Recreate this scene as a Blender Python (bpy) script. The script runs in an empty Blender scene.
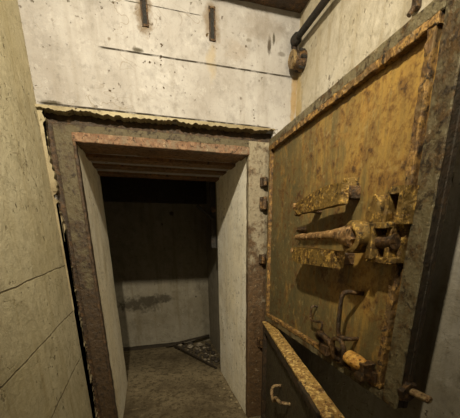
import bpy, bmesh, math, random
from mathutils import Vector, Matrix, noise
random.seed(7)
S = bpy.context.scene
COL = S.collection

# ---------------------------------------------------------------- camera, world, light, exposure
cam_d = bpy.data.cameras.new('camera')
cam = bpy.data.objects.new('camera', cam_d); COL.objects.link(cam)
R0 = [[0.958017715394734, 0.27122811417416426, 0.09293743632886084],
      [-0.2866896237609198, 0.9099977112680111, 0.299521660510227],
      [-0.0033341592158767654, -0.31359125556767037, 0.9495522143693917]]
cam.matrix_world = Matrix(((R0[0][0], R0[0][2], -R0[0][1], 0.2968),
                           (R0[1][0], R0[1][2], -R0[1][1], -1.9282),
                           (R0[2][0], R0[2][2], -R0[2][1], 1.3179),
                           (0, 0, 0, 1)))
cam_d.sensor_width = 36; cam_d.sensor_fit = 'HORIZONTAL'
cam_d.lens = 300 / 460 * 36
cam_d.shift_x = (230 - 240) / 460
cam_d.shift_y = (339.36 - 209) / 460
cam_d.clip_start = 0.01
S.camera = cam

w = bpy.data.worlds.new('world'); S.world = w; w.use_nodes = True
w.node_tree.nodes['Background'].inputs[0].default_value = (1, .85, .6, 1)
w.node_tree.nodes['Background'].inputs[1].default_value = 0.02

def lamp(name, loc, power, size, col):
    d = bpy.data.lights.new(name, 'POINT'); d.energy = power; d.shadow_soft_size = size; d.color = col
    o = bpy.data.objects.new(name, d); COL.objects.link(o); o.location = loc
    return o
def spot(name, loc, aim, power, size, col, angle, blend):
    d = bpy.data.lights.new(name, 'SPOT'); d.energy = power; d.shadow_soft_size = size; d.color = col
    d.spot_size = math.radians(angle); d.spot_blend = blend
    o = bpy.data.objects.new(name, d); COL.objects.link(o); o.location = loc
    o.rotation_euler = (Vector(aim) - Vector(loc)).to_track_quat('-Z', 'Y').to_euler()
    return o
spot('work_lamp', (0.05, -1.75, 2.66), (.62, .0, 1.65), 190, 0.035, (1.0, 0.89, 0.66), 106, 1.0)
spot('left_wall_fill', (0.92, -1.80, 2.70), (.15, .0, 1.45), 75, 0.05, (1.0, 0.87, 0.60), 95, 1.0)  # added fill spot, brightens the left wall and left jamb
ad = bpy.data.lights.new('corridor_fill', 'AREA'); ad.shape = 'RECTANGLE'; ad.size = 1.2; ad.size_y = 1.8  # added soft fill behind the camera, lifts the passage jambs
ad.energy = 1.2; ad.color = (1.0, .88, .64)
ao = bpy.data.objects.new('corridor_fill', ad); COL.objects.link(ao)
ao.location = (.54, -3.5, 1.7); ao.rotation_euler = (math.radians(90), 0, 0)

S.view_settings.view_transform = 'Standard'
S.view_settings.look = 'None'
S.view_settings.gamma = 1
S.view_settings.use_curve_mapping = False
S.view_settings.exposure = 0.3

# ---------------------------------------------------------------- node helpers
class NT:
    def __init__(self, name):
        self.m = bpy.data.materials.new(name); self.m.use_nodes = True
        self.t = self.m.node_tree; self.t.nodes.clear()
        self.out = self.t.nodes.new('ShaderNodeOutputMaterial')
        self.b = self.t.nodes.new('ShaderNodeBsdfPrincipled')
        self.t.links.new(self.b.outputs[0], self.out.inputs[0])
        self.co = self.t.nodes.new('ShaderNodeTexCoord').outputs['Object']
    def set(self, s, v):
        i = self.b.inputs[s]
        if isinstance(v, bpy.types.NodeSocket): self.t.links.new(v, i)
        else: i.default_value = v
    def link(self, v, i):
        if isinstance(v, bpy.types.NodeSocket): self.t.links.new(v, i)
        elif isinstance(v, tuple) and len(v) == 3 and i.type == 'RGBA': i.default_value = (*v, 1)
        else: i.default_value = v
    def mapp(self, scale=(1, 1, 1), loc=(0, 0, 0)):
        n = self.t.nodes.new('ShaderNodeMapping'); n.inputs['Scale'].default_value = scale
        n.inputs['Location'].default_value = loc
        self.t.links.new(self.co, n.inputs[0]); return n.outputs[0]
    def noise(self, scale, detail=6, rough=.6, vec=None, dist=0.0):
        n = self.t.nodes.new('ShaderNodeTexNoise'); n.inputs['Scale'].default_value = scale
        n.inputs['Detail'].default_value = detail; n.inputs['Roughness'].default_value = rough
        n.inputs['Distortion'].default_value = dist
        self.t.links.new(vec or self.co, n.inputs['Vector']); return n.outputs[0]
    def ramp(self, f, a, b, lo=0., hi=1.):
        n = self.t.nodes.new('ShaderNodeMapRange'); n.clamp = True
        self.link(f, n.inputs[0]); n.inputs[1].default_value = a; n.inputs[2].default_value = b
        n.inputs[3].default_value = lo; n.inputs[4].default_value = hi
        return n.outputs[0]
    def math(self, op, a, b=0.):
        n = self.t.nodes.new('ShaderNodeMath'); n.operation = op; n.use_clamp = False
        self.link(a, n.inputs[0]); self.link(b, n.inputs[1]); return n.outputs[0]
    def mix(self, f, a, b, mode='MIX'):
        n = self.t.nodes.new('ShaderNodeMix'); n.data_type = 'RGBA'; n.blend_type = mode
        self.link(f, n.inputs[0]); self.link(a, n.inputs[6]); self.link(b, n.inputs[7]); return n.outputs[2]
    def xyz(self):
        n = self.t.nodes.new('ShaderNodeSeparateXYZ'); self.t.links.new(self.co, n.inputs[0]); return n.outputs
    def bump(self, h, strength, dist=.01):
        n = self.t.nodes.new('ShaderNodeBump'); n.inputs['Strength'].default_value = strength
        n.inputs['Distance'].default_value = dist
        self.t.links.new(h, n.inputs['Height']); self.t.links.new(n.outputs[0], self.b.inputs['Normal'])

def concrete(name, base, stain, pits=.5, seams=(), streak=.4, off=0., seam_col=(.03, .022, .012), marks=(), axis=0, speck=False,
             dirt=(.16, .12, .07), vspec=(90, 90, 4)):
    """painted concrete. seams: (z, wobble, width, x0, x1). marks: elongated stains (a, z, ra, rz, strength, colour)"""
    n = NT(name)
    big = n.noise(1.7, 5, .6, n.mapp(loc=(off, off, off)))
    mid = n.noise(9, 8, .7, n.mapp(loc=(off, 3, off)))
    c = n.mix(n.ramp(big, .38, .68), base, stain)
    c = n.mix(n.ramp(mid, .50, .68, 0, .5), c, tuple(x * .62 for x in stain))
    blo = n.noise(3.6, 9, .78, n.mapp((1, 1, .7), (off, off + 3, 8)), .6)
    c = n.mix(n.ramp(blo, .54, .66, 0, .42), c, tuple(x * y for x, y in zip(stain, (.55, .50, .42))))
    c = n.mix(n.ramp(n.noise(22, 7, .75, n.mapp(loc=(off, 6, 1))), .53, .66, 0, .4), c, tuple(x * .5 for x in stain))
    c = n.mix(n.ramp(n.noise(16, 6, .7, n.mapp(loc=(off + 2, 1, 1))), .56, .66, 0, .35), c, tuple(min(.9, x * 1.25) for x in base))
    st = n.noise(1, 4, .6, n.mapp((14, 14, 1.1), (off, 0, 0)))
    c = n.mix(n.ramp(st, .52, .75, 0, streak), c, tuple(x * y for x, y in zip(stain, (.6, .52, .36))))
    pit = n.noise(38, 3, .5, n.mapp(loc=(off, off, 1)))
    gate = n.ramp(n.noise(4, 3, .5, n.mapp(loc=(off, 9, 5))), .42, .58)
    pm = n.math('MULTIPLY', n.ramp(pit, .64, .69), gate)
    c = n.mix(n.math('MULTIPLY', pm, pits), c, (.07, .045, .02))
    if speck: c = n.mix(n.ramp(n.noise(20, 8, .8, n.mapp(loc=(4, 4, 1))), .50, .58, 0, .8), c, (.05, .035, .018))
    # thin curving cracks and scuffs
    vo = n.noise(6, 2, .5, n.mapp((1, 1, 1.6), (off + 5, 2, 2)), 1.2)
    cr = n.ramp(n.math('ABSOLUTE', n.math('SUBTRACT', vo, .5)), .0, .011, 1, 0)
    cg = n.ramp(n.noise(2.6, 2, .5, n.mapp(loc=(off + 1, 1, 7))), .50, .58)
    cm = n.math('MULTIPLY', cr, cg)
    c = n.mix(n.math('MULTIPLY', cm, .6), c, dirt)
    h = n.math('ADD', n.math('MULTIPLY', n.noise(45, 8, .75), .25), n.math('MULTIPLY', mid, .6))
    h = n.math('SUBTRACT', h, n.math('MULTIPLY', pm, .6))
    o = n.xyz(); A = o[axis]; Z = o[2]
    wob = n.noise(5, 4, .6)
    brk = n.noise(16, 4, .6, n.mapp(loc=(off, 4, 4)))
    for (z, wo, wd, a0, a1, sl) in seams:
        zz = n.math('ADD', Z, n.math('MULTIPLY', n.math('SUBTRACT', wob, .5), wo))
        zz = n.math('SUBTRACT', n.math('SUBTRACT', zz, z), n.math('MULTIPLY', A, sl))
        l = n.ramp(n.math('ABSOLUTE', zz), wd * .35, wd, 1, 0)
        l = n.math('MULTIPLY', l, n.ramp(brk, .36, .52, .25, 1))
        l = n.math('MULTIPLY', l, n.math('MULTIPLY', n.ramp(A, a0, a0 + .03), n.ramp(A, a1 - .03, a1, 1, 0)))
        c = n.mix(l, c, seam_col)
        h = n.math('SUBTRACT', h, n.math('MULTIPLY', l, .8))
    for (a, z, ra, rz, s, colr) in marks:
        da = n.math('DIVIDE', n.math('SUBTRACT', A, a), ra)
        dz = n.math('DIVIDE', n.math('SUBTRACT', Z, z), rz)
        d = n.math('ADD', n.math('MULTIPLY', da, da), n.math('MULTIPLY', dz, dz))
        d = n.math('ADD', d, n.math('MULTIPLY', n.math('SUBTRACT', brk, .5), 3.2))
        l = n.ramp(d, .2, 1.1, s, 0)
        c = n.mix(l, c, colr)
    n.set('Base Color', c); n.set('Roughness', .85); n.set('Specular IOR Level', .25)
    n.bump(h, .7, .018)
    return n.m

def rusty(name, paint, rust, bright, amount=.5, sc=1., gs=34, metal=.0, rough=.6, streak=0., bumps=.7, gradx=None, dark=(.016, .009, .004), light_amt=.6, pitting=1., pale=0.):
    """paint colour, eaten by rust; bright = orange crust; dark pits"""
    n = NT(name)
    a = n.noise(3.2 * sc, 8, .72)
    b = n.noise(11 * sc, 8, .72, n.mapp(loc=(3, 1, 2)))
    f = n.noise(48, 5, .7, n.mapp(loc=(1, 7, 2)))
    g_ = n.noise(gs, 6, .75, n.mapp(loc=(5, 2, 9)))
    s = n.math('ADD', n.math('MULTIPLY', a, .55), n.math('MULTIPLY', b, .45))
    if gradx:
        ax, g0, g1, amt = gradx
        s = n.math('ADD', s, n.ramp(n.xyz()[ax], g0, g1, 0, amt))
    if streak:
        st = n.noise(1, 6, .7, n.mapp((26, 26, 1.6)))
        s = n.math('ADD', s, n.math('MULTIPLY', n.math('SUBTRACT', st, .5), streak))
    t = .62 - amount * .3
    c = n.mix(n.ramp(s, t - .03, t + .05), paint, rust)
    bs = n.math('ADD', n.math('MULTIPLY', s, .45), n.math('MULTIPLY', g_, .55))
    c = n.mix(n.ramp(bs, t * .45 + .285, t * .45 + .345, 0, light_amt), c, bright)
    if pale:
        c = n.mix(n.ramp(n.noise(27, 6, .7, n.mapp(loc=(11, 2, 1))), .60, .66, 0, pale), c, (.5, .42, .28))
    pit = n.ramp(n.math('ADD', n.math('MULTIPLY', f, .6), n.math('MULTIPLY', b, .4)), .535, .585, 0, .85 * pitting)
    c = n.mix(pit, c, dark)
    n.set('Base Color', c); n.set('Roughness', n.ramp(f, .3, .7, rough - .15, rough + .18)); n.set('Metallic', metal)
    h = n.math('ADD', n.math('ADD', n.math('MULTIPLY', f, .6), n.math('MULTIPLY', b, .6)), n.math('MULTIPLY', g_, .7))
    n.bump(h, bumps, .014)
    return n.m

M = {}
M['front'] = concrete('front_wall_paint', (.43, .412, .405), (.27, .245, .225), 1.,
    seams=[(2.203, .004, .0045, .16, 1.2, 0), (1.947, .010, .006, -.14, 1.07, -.004), (2.398, .003, .002, .30, .68, 0)], streak=.35,
    marks=[(.394, 2.36, .042, .10, .85, (.13, .085, .04)), (.727, 2.37, .045, .11, .7, (.15, .10, .05)),
           (1.045, 2.33, .012, .05, .9, (.05, .035, .02)), (.10, 2.44, .012, .05, .7, (.12, .09, .06)),
           (1.205, 2.10, .022, .30, .7, (.32, .20, .05)), (.345, 2.215, .03, .012, .9, (.05, .04, .02)),
           (.85, 2.28, .07, .05, .3, (.25, .19, .13)), (1.00, 2.40, .14, .07, .4, (.22, .18, .14)), (1.07, 2.36, .008, .03, .9, (.06, .05, .03)), (.93, 2.335, .02, .01, .6, (.1, .08, .05)), (1.12, 2.30, .03, .012, .6, (.1, .08, .06)), (.22, 2.24, .01, .01, .8, (.1, .07, .04)),
           (-.08, 1.955, .05, .012, .9, (.05, .04, .02)), (.72, 2.22, .03, .10, .45, (.35, .26, .12))])
M['left'] = concrete('left_wall_paint', (.60, .55, .40), (.50, .44, .28), .7,
    seams=[(1.19, .02, .004, -3, .1, .03), (.932, .02, .004, -3, .1, .02), (.655, .03, .005, -3, .1, .05)],
    axis=1, off=4, seam_col=(.22, .18, .105), streak=.5)
M['right'] = concrete('right_wall_paint', (.54, .50, .43), (.40, .34, .23), .6, axis=1, off=9, streak=.6,
    marks=[(-.02, 2.02, .05, .32, .6, (.40, .27, .07)), (-1.5, 1.1, .03, .07, .9, (.08, .05, .03))])
M['jamb'] = concrete('jamb_paint', (.92, .88, .78), (.90, .82, .64), .8, axis=1, off=13, streak=.35)
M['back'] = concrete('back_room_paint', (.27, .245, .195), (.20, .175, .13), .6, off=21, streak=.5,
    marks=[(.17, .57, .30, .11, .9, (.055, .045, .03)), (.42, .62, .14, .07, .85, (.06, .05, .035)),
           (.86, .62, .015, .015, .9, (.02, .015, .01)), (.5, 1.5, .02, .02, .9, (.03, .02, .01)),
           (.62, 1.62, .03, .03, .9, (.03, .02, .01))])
M['floor'] = concrete('floor_concrete', (.23, .185, .115), (.055, .040, .022), .9, off=31, streak=0, speck=True,
    dirt=(.03, .02, .01))
M['ceiling'] = rusty('ceiling_rust', (.06, .038, .022), (.09, .045, .02), (.22, .12, .04), .45, 3)
M['soffit'] = rusty('lintel_soffit_rust', (.13, .068, .026), (.17, .08, .028), (.30, .15, .045), .45, 2.5)
M['plaster'] = concrete('chipped_plaster', (.38, .33, .22), (.20, .15, .08), 1., off=2, streak=0)
M['frame'] = rusty('frame_steel', (.25, .21, .145), (.08, .047, .022), (.13, .07, .027), .24, 1.6, pale=.3, pitting=.5, gradx=(2, 1.5, .7, .2))
M['frame_dark'] = rusty('frame_dark_rust', (.035, .022, .012), (.05, .027, .012), (.12, .06, .02), .5, 3)
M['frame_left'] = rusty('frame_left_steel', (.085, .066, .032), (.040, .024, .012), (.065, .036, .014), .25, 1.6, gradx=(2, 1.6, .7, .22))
M['frame_top'] = rusty('frame_top_rust', (.17, .12, .075), (.15, .072, .035), (.30, .185, .105), .5, 3, pale=.5)
def panel_mat():
    n = NT('door_panel_rust')
    U = n.xyz()[0]; Z = n.xyz()[2]
    big = n.noise(2.3, 6, .65); mid = n.noise(9, 8, .7, n.mapp(loc=(3, 1, 2))); fin = n.noise(42, 6, .72)
    st = n.noise(1, 6, .7, n.mapp((24, 24, 1.5))); st2 = n.noise(1, 6, .75, n.mapp((60, 60, 3.5), (4, 4, 1)))
    reach = n.math('ADD', n.ramp(U, .1, 1.0, 0, .17), n.ramp(Z, 1.0, 1.75, -.05, .06))
    s = n.math('ADD', n.math('ADD', n.math('MULTIPLY', big, .45), n.math('MULTIPLY', st, .35)), n.math('ADD', n.math('MULTIPLY', st2, .25), n.math('SUBTRACT', reach, .05)))
    c = n.mix(n.ramp(s, .46, .64), (.085, .072, .032), (.18, .125, .042))
    c = n.mix(n.ramp(s, .58, .74, 0, .85), c, (.42, .25, .055))
    fm = n.math('ADD', n.math('MULTIPLY', fin, .55), n.math('MULTIPLY', mid, .45))
    c = n.mix(n.ramp(n.math('ADD', fm, n.math('MULTIPLY', n.math('SUBTRACT', s, .55), .25)), .50, .57, 0, .75), c, (.16, .075, .018))
    c = n.mix(n.ramp(fm, .55, .60, 0, .85), c, (.05, .025, .01))
    c = n.mix(n.ramp(n.noise(15, 6, .7, n.mapp((1, 1, .6), (8, 8, 2))), .56, .63, 0, .5), c, (.36, .20, .045))
    c = n.mix(n.ramp(n.noise(30, 6, .7, n.mapp(loc=(8, 2, 5))), .58, .66, 0, .4), c, (.36, .29, .14))
    n.set('Base Color', c); n.set('Roughness', n.ramp(fin, .3, .7, .35, .7))
    n.bump(n.math('ADD', n.math('MULTIPLY', fin, .7), mid), .6, .008)
    return n.m
M['panel'] = panel_mat()
M['border'] = rusty('door_border_steel', (.17, .142, .080), (.06, .037, .016), (.16, .09, .03), .36, 2.2, rough=.42, metal=.15, pale=.6)
M['bead'] = rusty('door_bead_rust', (.15, .095, .035), (.12, .06, .018), (.48, .28, .075), .6, 3, pitting=1.1, pale=.3)
M['edge'] = rusty('door_edge_rust_shade', (.03, .021, .011), (.045, .024, .010), (.09, .05, .02), .4, 2)  # dark rust, with the unlit tone of the door's free end in the colour
M['iron'] = rusty('lock_rust', (.20, .125, .032), (.11, .055, .017), (.70, .44, .11), .36, 3, 60, metal=.35, rough=.42, light_amt=.9, pale=.3)
M['iron2'] = rusty('lock_rust_pink', (.30, .175, .07), (.14, .07, .027), (.75, .48, .23), .40, 3, 60, metal=.35, rough=.42, light_amt=.9, pale=.5)
M['dark_iron'] = rusty('dark_iron', (.045, .03, .018), (.07, .036, .015), (.25, .14, .05), .45, 4, metal=.3, rough=.45)
M['black_iron'] = rusty('black_iron', (.012, .010, .008), (.02, .012, .007), (.04, .02, .01), .3, 7)
M['lower_panel'] = rusty('lower_panel_paint', (.045, .037, .018), (.03, .02, .01), (.08, .05, .018), .3, 2, rough=.55)
M['lower_top'] = rusty('lower_top_rust', (.40, .25, .07), (.22, .11, .028), (.85, .60, .22), .5, 4, 55, light_amt=.9, dark=(.05, .025, .008), pale=.5)
M['brass'] = rusty('brass_face', (.30, .21, .10), (.12, .07, .03), (.55, .40, .20), .4, 5, metal=.4, rough=.4)
M['pin'] = rusty('pin_iron', (.42, .30, .15), (.2, .11, .05), (.6, .4, .2), .4, 6, metal=.3, rough=.4)
M['bolt_head'] = rusty('orange_bolt', (.75, .42, .09), (.5, .24, .05), (.85, .55, .14), .6, 5, metal=.2, rough=.4)
M['rubble'] = rusty('rubble', (.05, .04, .03), (.03, .02, .012), (.12, .10, .08), .4, 8)
M['rubble_pale'] = rusty('rubble_pale', (.30, .26, .20), (.16, .12, .08), (.4, .35, .28), .4, 8)
M['wood'] = rusty('rotten_wood', (.035, .026, .017), (.02, .014, .008), (.06, .04, .02), .4, 6)

# ---------------------------------------------------------------- mesh helpers
def box(bm, lo, hi, mat=None):
    r = bmesh.ops.create_cube(bm, size=1)
    for v in r['verts']:
        p = Vector([lo[i] + (v.co[i] + .5) * (hi[i] - lo[i]) for i in range(3)])
        v.co = mat @ p if mat else p
    return r['verts']
def prism(bm, poly, n0, n1, ax):
    """poly in two axes, extruded along axis ax from n0 to n1"""
    def mk(a, b, n):
        v = [a, b]; v.insert(ax, n); return Vector(v)
    A = [bm.verts.new(mk(a, b, n0)) for a, b in poly]; B = [bm.verts.new(mk(a, b, n1)) for a, b in poly]
    bm.faces.new(A); bm.faces.new(B[::-1])
    for i in range(len(poly)):
        j = (i + 1) % len(poly); bm.faces.new((A[j], A[i], B[i], B[j]))
def lathe(bm, c, d, prof, seg=20):
    """prof: list of (t along d, radius)"""
    c = Vector(c); d = Vector(d).normalized(); u = d.orthogonal().normalized(); w_ = d.cross(u)
    rings = []
    for t, r in prof:
        rings.append([bm.verts.new(c + d * t + (u * math.cos(a) + w_ * math.sin(a)) * max(r, 1e-4))
                      for a in [2 * math.pi * k / seg for k in range(seg)]])
    for a, b in zip(rings, rings[1:]):
        for k in range(seg): bm.faces.new((a[k], a[(k + 1) % seg], b[(k + 1) % seg], b[k]))
    bm.faces.new(rings[0][::-1]); bm.faces.new(rings[-1])
def tube(bm, pts, r, seg=10):
    pts = [Vector(p) for p in pts]; rr = r if isinstance(r, (list, tuple)) else [r] * len(pts)
    rings = []; u = None
    for i, p in enumerate(pts):
        t = (pts[min(i + 1, len(pts) - 1)] - pts[max(i - 1, 0)]).normalized()
        u = t.orthogonal().normalized() if u is None else (u - t * u.dot(t)).normalized()
        w_ = t.cross(u)
        rings.append([bm.verts.new(p + (u * math.cos(2 * math.pi * k / seg) + w_ * math.sin(2 * math.pi * k / seg)) * rr[i]) for k in range(seg)])
    for a, b in zip(rings, rings[1:]):
        for k in range(seg): bm.faces.new((a[k], a[(k + 1) % seg], b[(k + 1) % seg], b[k]))
    bm.faces.new(rings[0][::-1]); bm.faces.new(rings[-1])
def smooth_path(pts, n=5):
    pts = [Vector(p) for p in pts]; out = []
    for i in range(len(pts) - 1):
        p0, p1, p2, p3 = pts[max(i - 1, 0)], pts[i], pts[i + 1], pts[min(i + 2, len(pts) - 1)]
        for k in range(n):
            t = k / n
            out.append(.5 * ((2 * p1) + (p2 - p0) * t + (2 * p0 - 5 * p1 + 4 * p2 - p3) * t * t + (3 * p1 - p0 - 3 * p2 + p3) * t ** 3))
    out.append(pts[-1]); return out
def roughen(bm, amp, freq, cuts_len=None, seed=0.):
    if cuts_len:
        for _ in range(8):
            es = [e for e in bm.edges if e.calc_length() > cuts_len]
            if not es: break
            bmesh.ops.subdivide_edges(bm, edges=es, cuts=1, use_grid_fill=True)
    for v in bm.verts:
        v.co += noise.noise_vector(v.co * freq + Vector((seed, seed * 2, 0))) * amp
def bev(bm, wd=.003, seg=2):
    bmesh.ops.bevel(bm, geom=[e for e in bm.edges if len(e.link_faces) == 2 and e.calc_face_angle(0) > .5],
                    offset=wd, segments=seg, profile=.5, affect='EDGES', clamp_overlap=True)
def obj(name, bm, m, parent=None, smooth=False):
    bmesh.ops.recalc_face_normals(bm, faces=bm.faces)
    me = bpy.data.meshes.new(name); bm.to_mesh(me); bm.free(); me.materials.append(m)
    if smooth:
        for p in me.polygons: p.use_smooth = True
        me.set_sharp_from_angle(angle=math.radians(40))
    o = bpy.data.objects.new(name, me); COL.objects.link(o)
    if parent: o.parent = parent
    return o
def tag(o, label, cat, group=None):
    o['label'] = label; o['category'] = cat
    if group: o['group'] = group
    return o
def thing(name, label, cat, loc=(0, 0, 0), rz=0, group=None):
    o = bpy.data.objects.new(name, None); COL.objects.link(o); o.location = loc; o.rotation_euler = (0, 0, rz)
    o.empty_display_size = .1
    return tag(o, label, cat, group)
def struct(name, bm, m):
    o = obj(name, bm, m); o['kind'] = 'structure'; return o
def B(): return bmesh.new()

# ---------------------------------------------------------------- setting
W, H, T, YB = .9333, 1.8, .9225, 1.9736
XL, XR, ZC, ZH = -.1444, 1.2214, 2.4924, 3.05
FT, FL, FR = 1.927, -.131, 1.081           # outer edges of the steel frame
YF = -3.6

b = B()
box(b, (XL, 0, FT), (XR, T, ZH))                     # above the doorway
box(b, (FR, 0, 0), (XR, T, FT))                      # right of the frame
box(b, (XL, 0, 0), (FL, T, FT))
box(b, (FL, .05, 1.815), (FR, T, FT))
struct('wall_front', b, M['front'])
b = B(); box(b, (FL, .05, 0), (0, T, 1.815)); roughen(b, .004, 5, .08); struct('wall_passage_left', b, M['jamb'])
b = B(); box(b, (W, .05, 0), (FR, T, 1.815)); roughen(b, .004, 5, .08, 3); struct('wall_passage_right', b, M['jamb'])
b = B()
zz = 1.8
for i in range(7):                                    # shuttering strips of the lintel soffit
    y0 = .05 + i * (T - .05) / 7; y1 = y0 + (T - .05) / 7 - .014
    box(b, (0, y0, zz + (.0, .014, -.002, .018, .004, .020, .0)[i]), (W, y1, zz + .04))
roughen(b, .003, 9, .06); struct('trim_1', b, M['soffit'])

b = B(); box(b, (XL - .25, YF, -.1), (XL, T, ZH + .1)); roughen(b, .003, 2.5, .12); struct('wall_left', b, M['left'])
b = B(); box(b, (XR, YF, -.1), (XR + .25, T, ZH + .1)); struct('wall_right', b, M['right'])
b = B(); box(b, (XL, YF - .2, -.1), (XR, YF, ZH + .1)); struct('wall_rear', b, M['left'])
b = B(); box(b, (XL, YF, ZH), (XR, T, ZH + .1)); struct('ceiling', b, M['ceiling'])
b = B(); box(b, (XL, -.22, ZC), (XR, .0, ZH)); roughen(b, .006, 12, .05); struct('trim_5', b, M['ceiling'])
b = B(); box(b, (-1.2, YF, -.1), (1.5, YB + .2, 0)); struct('floor', b, M['floor'])
# room behind the passage
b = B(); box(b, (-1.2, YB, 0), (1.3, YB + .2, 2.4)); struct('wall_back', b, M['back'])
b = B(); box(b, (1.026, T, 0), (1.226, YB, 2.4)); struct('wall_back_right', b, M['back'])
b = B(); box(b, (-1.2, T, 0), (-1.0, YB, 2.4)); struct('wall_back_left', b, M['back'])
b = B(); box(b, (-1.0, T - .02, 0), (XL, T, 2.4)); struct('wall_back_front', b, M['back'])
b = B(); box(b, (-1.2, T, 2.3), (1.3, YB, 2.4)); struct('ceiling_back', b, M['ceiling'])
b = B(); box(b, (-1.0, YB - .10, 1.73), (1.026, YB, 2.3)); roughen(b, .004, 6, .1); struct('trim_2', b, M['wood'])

# broken plaster lips round the frame
def lip(name, along, fixed, n, w0, amp, vertical, seed, depth):
    b = B(); rng = random.Random(seed); a0, a1 = along
    top = []; bot = []
    for i in range(n + 1):
        a = a0 + (a1 - a0) * i / n
        k = noise.noise(Vector((a * 9, seed, 0))) * amp + noise.noise(Vector((a * 38, seed, 4))) * amp * .9 + rng.uniform(-.2, .2) * amp
        bot.append((a, fixed)); top.append((a, fixed + w0 + k))
    if vertical: poly = [(y, x) for x, y in bot] + [(y, x) for x, y in top[::-1]]
    else: poly = bot + top[::-1]
    prism(b, poly, -depth, .045, 1)
    bmesh.ops.triangulate(b, faces=[f for f in b.faces if len(f.verts) > 4])
    return struct(name, b, M['plaster'])
lip('trim_3', (0.0, FT), XL, 190, .022, .018, True, 2, .010)
lip('trim_4', (XL, FR), FT + .007, 170, -.014, .012, False, 5, .028)

# ---------------------------------------------------------------- steel door frame
fr = thing('door_frame', 'rusted flat steel frame set round the dark passage opening', 'door frame', (W / 2, 0, 0))
def L(x, y, z): return (x - W / 2, y, z)
def rbox(lo, hi, name, m, amp=.0025, seed=0., cl=.03, bw=.003, parent=fr, xf=L):
    b = B(); box(b, xf(*lo), xf(*hi)); bev(b, bw, 1); roughen(b, amp, 28, cl, seed); return obj(name, b, m, parent)
rbox((FL, .035, 0), (FL + .045, .06, FT), 'rebate', M['frame_dark'], seed=1)
rbox((FL, .035, FT - .055), (FR, .06, FT), 'rebate', M['frame_dark'], seed=2)
rbox((FL + .038, .004, 0), (.002, .055, 1.872), 'jamb', M['frame_left'], seed=3)
rbox((W - .002, .004, 0), (FR - .02, .055, 1.872), 'jamb', M['frame'], seed=4)
rbox((0.0, .006, 1.838), (W, .055, 1.874), 'lintel', M['frame_left'], seed=5)
rbox((-.012, .0, 1.797), (W + .003, .055, 1.840), 'lintel_strip', M['frame_top'], seed=6)
rbox((-.012, -.004, 0), (.003, .05, 1.80), 'inner_bead', M['frame_dark'], seed=7, amp=.004)
# hinges on the right jamb
for zc, hh in ((1.655, .05), (1.535, .075), (1.20, .06), (.62, .07)):
    h_ = rbox((1.003, -.014, zc - hh / 2), (1.045, .006, zc + hh / 2), 'hinge', M['dark_iron'], seed=zc, amp=.004, cl=.02)
    b = B(); lathe(b, L(1.026, -.026, zc - hh / 2), (0, 0, 1), [(0, .012), (.004, .016), (hh - .004, .016), (hh, .012)], 14)
    roughen(b, .002, 60); obj('hinge_barrel', b, M['dark_iron'], h_, True)

# ---------------------------------------------------------------- upper door leaf
# local frame: +X runs from hinge to free edge (toward the viewer), +Y away from the wall side
# (leaf face is at local y = 0 and looks to local -Y), Z up
def leaf_matrix(x, y, ang):  # ang: rotation of local +X
    return (x, y, 0), ang
XD, YH, LL, TH = 1.0356, -.05, 1.214, -.0167
# direction of the leaf in the world: (sin TH, -cos TH)
ang_up = math.atan2(-math.cos(TH), math.sin(TH))
up = thing('steel_door_leaf', 'upper rusty ochre steel door leaf standing open along the right wall', 'door', (XD, YH, 0), ang_up)
# local -Y must point to world -X: rotate(ang) of (0,-1) = (sin a, -cos a) -> (-1, ~0)  OK
def P(u, n, z): return Vector((u, -n, z))      # n = distance in front of the face
ZT, ZB = 1.87, .7977
def pbox(u0, u1, n0, n1, z0, z1, name, m, parent=up, amp=.002, seed=0., cl=.03, bw=.003, fr_=28):
    b = B(); box(b, (u0, -n1, z0), (u1, -n0, z1)); bev(b, bw, 1)
    if amp: roughen(b, amp, fr_, cl, seed)
    return obj(name, b, m, parent)
pbox(.015, 1.14, -.030, -.016, ZB + .03, ZT - .03, 'panel', M['panel'], amp=.002, cl=.06, fr_=6)
pbox(.0, LL, -.048, -.028, ZB, ZT, 'back_plate', M['edge'], amp=.001, cl=.08)
pbox(1.15, LL - .002, -.030, -.006, ZB + .002, ZT - .002, 'edge_bar', M['edge'], amp=.001, cl=.05)
pbox(.0, 1.143, -.03, 0, ZT - .037, ZT, 'rail', M['border'], seed=1, amp=.0015)
pbox(.0, 1.143, -.03, 0, ZB, ZB + .034, 'rail', M['border'], seed=2, amp=.0015)
pbox(1.147, LL, -.008, 0, ZB, ZT + .002, 'stile', M['border'], seed=3, amp=.0018)
pbox(.0, .022, -.03, 0, ZB + .034, ZT - .037, 'stile', M['border'], seed=4)
pbox(.02, 1.137, -.018, .006, ZT - .062, ZT - .038, 'bead', M['bead'], seed=5, amp=.004, cl=.015, bw=.002, fr_=55)
pbox(.02, 1.137, -.018, .004, ZB + .035, ZB + .055, 'bead', M['bead'], seed=6, amp=.004, cl=.015, bw=.002, fr_=55)
pbox(1.108, 1.132, -.018, .006, ZB + .055, ZT - .062, 'bead', M['bead'], seed=7, amp=.004, cl=.015, bw=.002, fr_=55)
pbox(.024, .040, -.018, .003, ZB + .055, ZT - .062, 'bead', M['bead'], seed=8, amp=.003, cl=.015, bw=.002, fr_=55)

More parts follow.
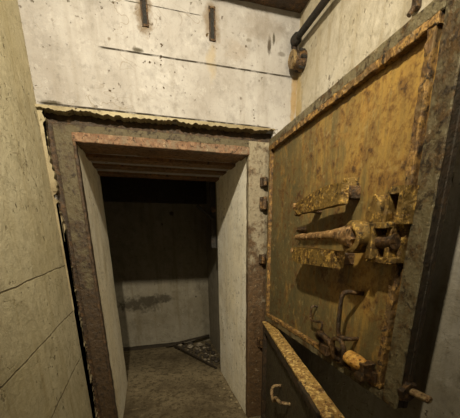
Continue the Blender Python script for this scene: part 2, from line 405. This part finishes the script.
# wedge grips above and below the lever
def grip(poly, n0, n1, posts, tip, name, m):
    b = B(); prism(b, poly, -n1, -n0, 1); bev(b, .003, 2); roughen(b, .0022, 40, .02, poly[0][1])
    g = obj(name, b, m, up, True)
    for (u, z, w_) in posts:
        b = B(); box(b, (u - w_, -n0 - .006, z - .022), (u + w_, .018, z + .022))
        bev(b, .004, 1); roughen(b, .003, 40, .02); obj('standoff', b, M['dark_iron'], g)
    b = B(); u, z = tip
    lathe(b, P(u, n1 - .03, z), (0, -1, 0), [(0, .013), (.028, .013), (.034, .010), (.036, .003)], 12)
    lathe(b, P(u + .004, n1 - .03, z - .032), (0, -1, 0), [(0, .011), (.02, .011), (.026, .007)], 12)
    roughen(b, .002, 70); obj('rivet', b, M['iron2'], g, True)
grip([(.556, 1.440), (.60, 1.425), (.915, 1.434), (.912, 1.500), (.80, 1.505), (.68, 1.490), (.60, 1.478), (.556, 1.468)],
     .050, .080, [(.870, 1.475, .018), (.62, 1.45, .012)], (.553, 1.462), 'wedge_grip', M['iron'])
grip([(.556, 1.232), (.612, 1.219), (.905, 1.222), (.905, 1.281), (.556, 1.288)],
     .035, .080, [(.87, 1.25, .024), (.62, 1.25, .012)], (.553, 1.272), 'wedge_grip', M['iron'])
pbox(.842, .872, -.018, .030, 1.470, 1.525, 'lug', M['iron'], amp=.004, seed=3, cl=.015)
# small stud near the lever tip
b = B(); lathe(b, P(.49, -.018, 1.365), (0, -1, 0), [(0, .016), (.03, .015), (.045, .011), (.052, .004)], 12); roughen(b, .002, 60)
obj('stud', b, M['dark_iron'], up, True)

# lever with hub, fins and base plate
b = B()
tube(b, smooth_path([P(.600, .085, 1.330), P(.70, .088, 1.331), P(.80, .090, 1.333), P(.89, .092, 1.335), P(.97, .09, 1.333), P(1.035, .085, 1.328)]),
     [.010] + [.013] * 8 + [.0135, .014, .014, .0145, .015, .0155, .016, .017, .019, .021, .024, .028, .032, .036, .040, .042, .042], 14)
roughen(b, .0035, 40, None)
lever = obj('locking_lever', b, M['iron2'], up, True)
b = B()
lathe(b, P(1.025, .0, 1.326), (0, -1, 0), [(-.018, .042), (.03, .046), (.075, .050), (.104, .048), (.110, .040), (.110, .034), (.095, .030), (.095, .004)], 24)
roughen(b, .004, 35); hub = obj('hub', b, M['iron'], up, True)
b = B()
lathe(b, P(1.025, .09, 1.326), (0, -1, 0), [(0, .020), (.018, .020), (.022, .017)], 6)
lathe(b, P(1.025, .11, 1.326), (0, -1, 0), [(0, .011), (.008, .010), (.011, .005)], 12)
roughen(b, .002, 60); obj('nut', b, M['iron2'], hub, True)
plate = pbox(1.015, 1.142, -.018, .018, 1.250, 1.440, 'lock_plate', M['iron'], amp=.004, seed=9, cl=.02)
# bright upper fin, slightly stepped
b = B(); prism(b, [(1.022, 1.36), (1.082, 1.36), (1.082, 1.41), (1.074, 1.436), (1.060, 1.446), (1.048, 1.425), (1.030, 1.395)], -.062, -.018, 1)
bev(b, .004, 2); roughen(b, .004, 45, .015); obj('fin', b, M['iron'], plate, True)
# hooked cheek with a slot in it, behind the fin
b = B(); prism(b, [(1.090, 1.36), (1.102, 1.36), (1.106, 1.440), (1.140, 1.440), (1.140, 1.36), (1.156, 1.36), (1.158, 1.456), (1.108, 1.462), (1.090, 1.448)], -.045, .0, 1)
bev(b, .003, 1); roughen(b, .003, 45, .02); obj('slotted_cheek', b, M['iron'], plate)
# sliding bolt block below: two walls and a bar
pbox(1.030, 1.135, .015, .068, 1.348, 1.366, 'guide', M['iron'], plate, .003, 2, .02)
pbox(1.040, 1.150, .015, .05, 1.250, 1.268, 'guide', M['iron'], plate, .003, 3, .02)
pbox(1.06, 1.085, .015, .07, 1.262, 1.356, 'guide', M['iron'], plate, .003, 4, .02)
pbox(1.115, 1.135, .015, .05, 1.262, 1.356, 'guide', M['iron'], plate, .003, 5, .02)
b = B(); tube(b, [P(1.04, .040, 1.312), P(1.142, .034, 1.312)], .022, 14); roughen(b, .003, 45); obj('bolt_bar', b, M['dark_iron'], plate, True)

# pull handle
b = B()
tube(b, smooth_path([P(.966, -.018, 1.133), P(.966, .02, 1.137), P(.955, .045, 1.140), P(.945, .056, 1.125), P(.943, .058, 1.06), P(.944, .056, .985),
                     P(.952, .045, .968), P(.966, .02, .962), P(.968, -.018, .962)], 4), .0085, 10)
roughen(b, .0015, 60); obj('pull_handle', b, M['dark_iron'], up, True)
# bent cleat
b = B()
tube(b, smooth_path([P(.655, -.018, 1.022), P(.655, .012, 1.022), P(.652, .014, .99), P(.655, .014, .962), P(.70, .014, .962), P(.755, .014, .972), P(.752, .012, .93), P(.745, -.016, .90)], 4), .005, 8)
obj('cleat', b, M['dark_iron'], up, True)
# small latch set on the bottom rail
lat = pbox(.74, 1.12, -.018, .012, .842, .885, 'latch_plate', M['dark_iron'], amp=.004, cl=.02, seed=4)
b = B(); tube(b, smooth_path([P(.745, .0, .885), P(.755, .03, .918), P(.80, .04, .935), P(.85, .035, .92), P(.875, .02, .885), P(.88, .0, .85)], 4), .013, 10)
roughen(b, .003, 50); obj('latch_arm', b, M['dark_iron'], lat, True)
pbox(.80, .86, .0, .045, .855, .895, 'latch_block', M['dark_iron'], lat, .005, 6, .015)
b = B(); tube(b, smooth_path([P(.905, .0, .85), P(.905, .04, .87), P(.905, .05, .935), P(.925, .052, .955), P(.955, .05, .955), P(.972, .045, .93), P(.972, .035, .87), P(.972, 0, .85)], 4), .009, 10)
roughen(b, .002, 50); obj('staple', b, M['dark_iron'], lat, True)
b = B(); lathe(b, P(.985, .035, .905), Vector((1, .0, -.05)), [(0, .010), (.01, .026), (.05, .028), (.085, .024), (.10, .012)], 12)
roughen(b, .003, 40); obj('bolt_head', b, M['bolt_head'], lat, True)
pbox(1.05, 1.10, .0, .05, .85, .915, 'latch_block', M['dark_iron'], lat, .005, 8, .015)
# nut and pin on the free edge
b = B(); lathe(b, P(LL - .005, -.030, .862), (1, 0, 0), [(0, .036), (.012, .036), (.018, .030)], 6); roughen(b, .002, 50, .02)
nut = obj('edge_nut', b, M['dark_iron'], up, True)
b = B(); lathe(b, P(LL, -.036, .866), (1, .12, 0), [(0, .012), (.07, .012), (.074, .009), (.074, .005), (.066, .004)], 14); obj('pin', b, M['pin'], nut, True)

# ---------------------------------------------------------------- lower door leaf
TH2 = -.198
ang_lo = math.atan2(-math.cos(TH2), math.sin(TH2))
up_main = up
lo = thing('steel_door_leaf', 'lower dark steel door leaf with bright rusted top edge', 'door', (1.018, YH, 0), ang_lo)
ZL = .787
pbox(.0, 1.205, -.066, 0, ZL - .012, ZL, 'top_flange', M['lower_top'], lo, .0022, 3, .02, .002, 45)
pbox(.0, 1.205, -.066, -.045, .02, ZL - .012, 'back_plate', M['edge'], lo, 0)
pbox(.02, 1.15, -.045, -.028, .06, ZL - .04, 'panel', M['lower_panel'], lo, .001, 1, .1)
pbox(.0, 1.205, -.045, -.004, ZL - .06, ZL - .012, 'rail', M['edge'], lo, .002, 2)
pbox(.0, 1.205, -.045, -.004, .02, .08, 'rail', M['edge'], lo, .002, 3)
pbox(.0, .045, -.045, -.004, .08, ZL - .06, 'stile', M['edge'], lo, .002, 4)
pbox(1.14, 1.205, -.045, -.004, .08, ZL - .06, 'stile', M['edge'], lo, .002, 5)
pbox(.93, 1.16, -.030, .012, ZL - .028, ZL - .002, 'keeper', M['edge'], lo, .003, 6)
b = B()
tube(b, smooth_path([P(.50, -.03, .545), P(.50, .008, .545), P(.50, .022, .525), P(.51, .024, .497), P(.545, .024, .487), P(.58, .024, .50), P(.60, .024, .527), P(.635, .022, .54), P(.68, .016, .545), P(.70, -.03, .545)], 4), .0095, 10)
obj('hook', b, M['pin'], lo, True)

# ---------------------------------------------------------------- fittings on the walls
def slot(x, z0, z1, label):
    t = thing('iron_channel', label, 'channel', (x, 0, z0), 0, None)
    b = B()
    box(b, (-.016, -.008, 0), (-.010, .003, z1 - z0)); box(b, (.010, -.008, 0), (.016, .003, z1 - z0))
    box(b, (-.016, -.008, -.004), (.016, .003, .004)); box(b, (-.016, -.008, z1 - z0 - .004), (.016, .003, z1 - z0 + .004))
    roughen(b, .0025, 60, .015, x); obj('rim', b, M['dark_iron'], t)
    b = B(); box(b, (-.011, -.003, .002), (.011, .002, z1 - z0 - .002)); roughen(b, .0015, 60, .02); obj('core', b, M['black_iron'], t)
slot(.394, 2.315, 2.47, 'rusted iron slot in the wall above the doorway, the left and higher one')
slot(.727, 2.306, 2.436, 'rusted iron slot in the wall above the doorway, nearer the corner pipe')

t = thing('conduit_pipe', 'dark iron pipe running under the ceiling along the right wall', 'pipe', (1.180, -.055, 2.350))
b = B(); tube(b, [(0, 0, 0), (0, -1.0, 0), (0, -3.4, 0)], .016, 14); roughen(b, .001, 8); obj('pipe', b, M['black_iron'], t, True)
b = B(); lathe(b, (0, -.02, 0), (0, 1, 0), [(0, .018), (.01, .026), (.045, .026), (.052, .02)], 14); obj('coupling', b, M['black_iron'], t, True)
b = B(); tube(b, smooth_path([(0, .02, 0), (.0, .028, -.02), (.002, .02, -.045), (.003, .018, -.048)]), .014, 12); roughen(b, .002, 40); obj('elbow', b, M['black_iron'], t, True)

t = thing('junction_box', 'round junction box with worn brass face in the wall corner', 'junction box', (XR, -.068, 2.252))
b = B(); lathe(b, (.002, 0, 0), (-1, 0, 0), [(0, .046), (.02, .046), (.03, .040), (.06, .040), (.064, .036)], 24); roughen(b, .0015, 40); obj('body', b, M['dark_iron'], t, True)
b = B(); lathe(b, (-.06, 0, 0), (-1, 0, 0), [(0, .040), (.012, .041), (.016, .036), (.014, .030), (.018, .012), (.018, .004)], 24); obj('face', b, M['brass'], t, True)
for k in range(6):
    b = B(); a = k * math.pi / 3
    lathe(b, (-.005, math.cos(a) * .043, math.sin(a) * .043), (-1, 0, 0), [(0, .008), (.03, .008), (.033, .005)], 8)
    obj('flange_bolt', b, M['black_iron'], t, True)

t = thing('wall_bracket', 'short dark iron bracket on the right wall above the door', 'bracket', (XR, -.88, 2.03))
b = B(); box(b, (-.022, -.012, 0), (.002, .012, .16)); bev(b, .003, 1); roughen(b, .003, 50, .02); obj('strap', b, M['dark_iron'], t)
b = B(); tube(b, [(-.015, 0, .01), (-.03, .005, -.015)], .008, 8); obj('hook', b, M['dark_iron'], t, True)

# latch gear on the far end of the passage
t = thing('latch_gear', 'black iron bar with a slanting lever at the far right of the passage', 'latch', (.93, T + .02, 1.25))
b = B(); box(b, (-.052, -.015, 0), (-.004, .02, .55)); bev(b, .003, 1); roughen(b, .002, 30, .04); obj('bar', b, M['black_iron'], t)
b = B(); tube(b, [(-.03, -.02, .245), (-.07, -.022, .28), (-.175, -.025, .36)], [.016, .013, .016], 10); obj('lever', b, M['black_iron'], t, True)
b = B(); lathe(b, (-.028, -.012, .33), (0, -1, 0), [(0, .026), (.02, .024), (.026, .016)], 14); obj('boss', b, M['dark_iron'], t, True)

# ---------------------------------------------------------------- debris on the far floor
def plank(p, q, wd, th, label, m, name='plank', cat='plank'):
    p = Vector(p); q = Vector(q); d = q - p; ln = d.length
    b = B(); box(b, (0, -wd / 2, -th / 2), (ln, wd / 2, th / 2)); roughen(b, .004, 14, .06, p.x)
    o = obj(name, b, m); o.location = p
    o.rotation_euler = (0, -math.asin(d.z / ln), math.atan2(d.y, d.x)); return tag(o, label, cat)
plank((-.45, 1.90, .014), (.66, 1.93, .014), .07, .026, 'dark rotten plank lying along the foot of the back wall', M['wood'])
plank((.53, 1.76, .05), (.90, .99, .012), .022, .018, 'thin dark batten slanting across the floor beside the rubble', M['wood'], 'batten', 'batten')
plank((.42, 1.80, .040), (1.0, 1.90, .10), .03, .022, 'short dark stick lying on top of the rubble heap', M['wood'], 'stick', 'stick')
def rock(loc, r, m, k):
    b = B(); bmesh.ops.create_icosphere(b, subdivisions=2, radius=r)
    for v in b.verts:
        v.co *= 1 + .45 * noise.noise(v.co / r * 1.3 + Vector((k, 0, k * 2)))
        v.co.z *= .6
    mn = min(v.co.z for v in b.verts)
    o = obj('rubble_chunk', b, m); o.location = (loc[0], loc[1], loc[2] - mn); o.rotation_euler = (0, 0, k)
    return o
rng = random.Random(3)
spots = []
tries = 0
while len(spots) < 80 and tries < 20000:
    tries += 1
    y = rng.uniform(1.08, 1.84); x = rng.uniform(.50, 1.0)
    if y > T and x > .98: continue
    if x < .50 + (1.84 - y) * .52: continue
    r = rng.uniform(.012, .048)
    if x + r * 1.3 > 1.02: continue
    if x < .58 + (1.84 - y) * .52 and r > .022: continue
    if any((x - a) ** 2 + (y - c) ** 2 < (1.15 * (r + rr)) ** 2 for a, c, rr in spots): continue
    spots.append((x, y, r))
for i, (x, y, r) in enumerate(spots):
    pale = rng.random() < .3
    o = rock((x, y, 0), r, M['rubble_pale'] if pale else M['rubble'], i * 1.7)
    tag(o, 'pale stone chip in the rubble heap in the far right corner' if pale else 'dark lump in the rubble heap in the far right corner', 'rubble',
        'pale rubble chips' if pale else 'dark rubble lumps')
for i, (x, y, r) in enumerate([(.87, .52, .012), (.90, .36, .014), (.88, .30, .011), (.91, .24, .016), (.89, .66, .009), (.84, .75, .008), (.905, .44, .010), (.80, .40, .007), (.915, .15, .014)]):
    o = rock((x, y, 0), r, M['plaster'], i + 50)
    o.name = 'plaster_flake'; tag(o, 'white plaster flake fallen on the passage floor by the right jamb', 'plaster flake', 'fallen plaster flakes')
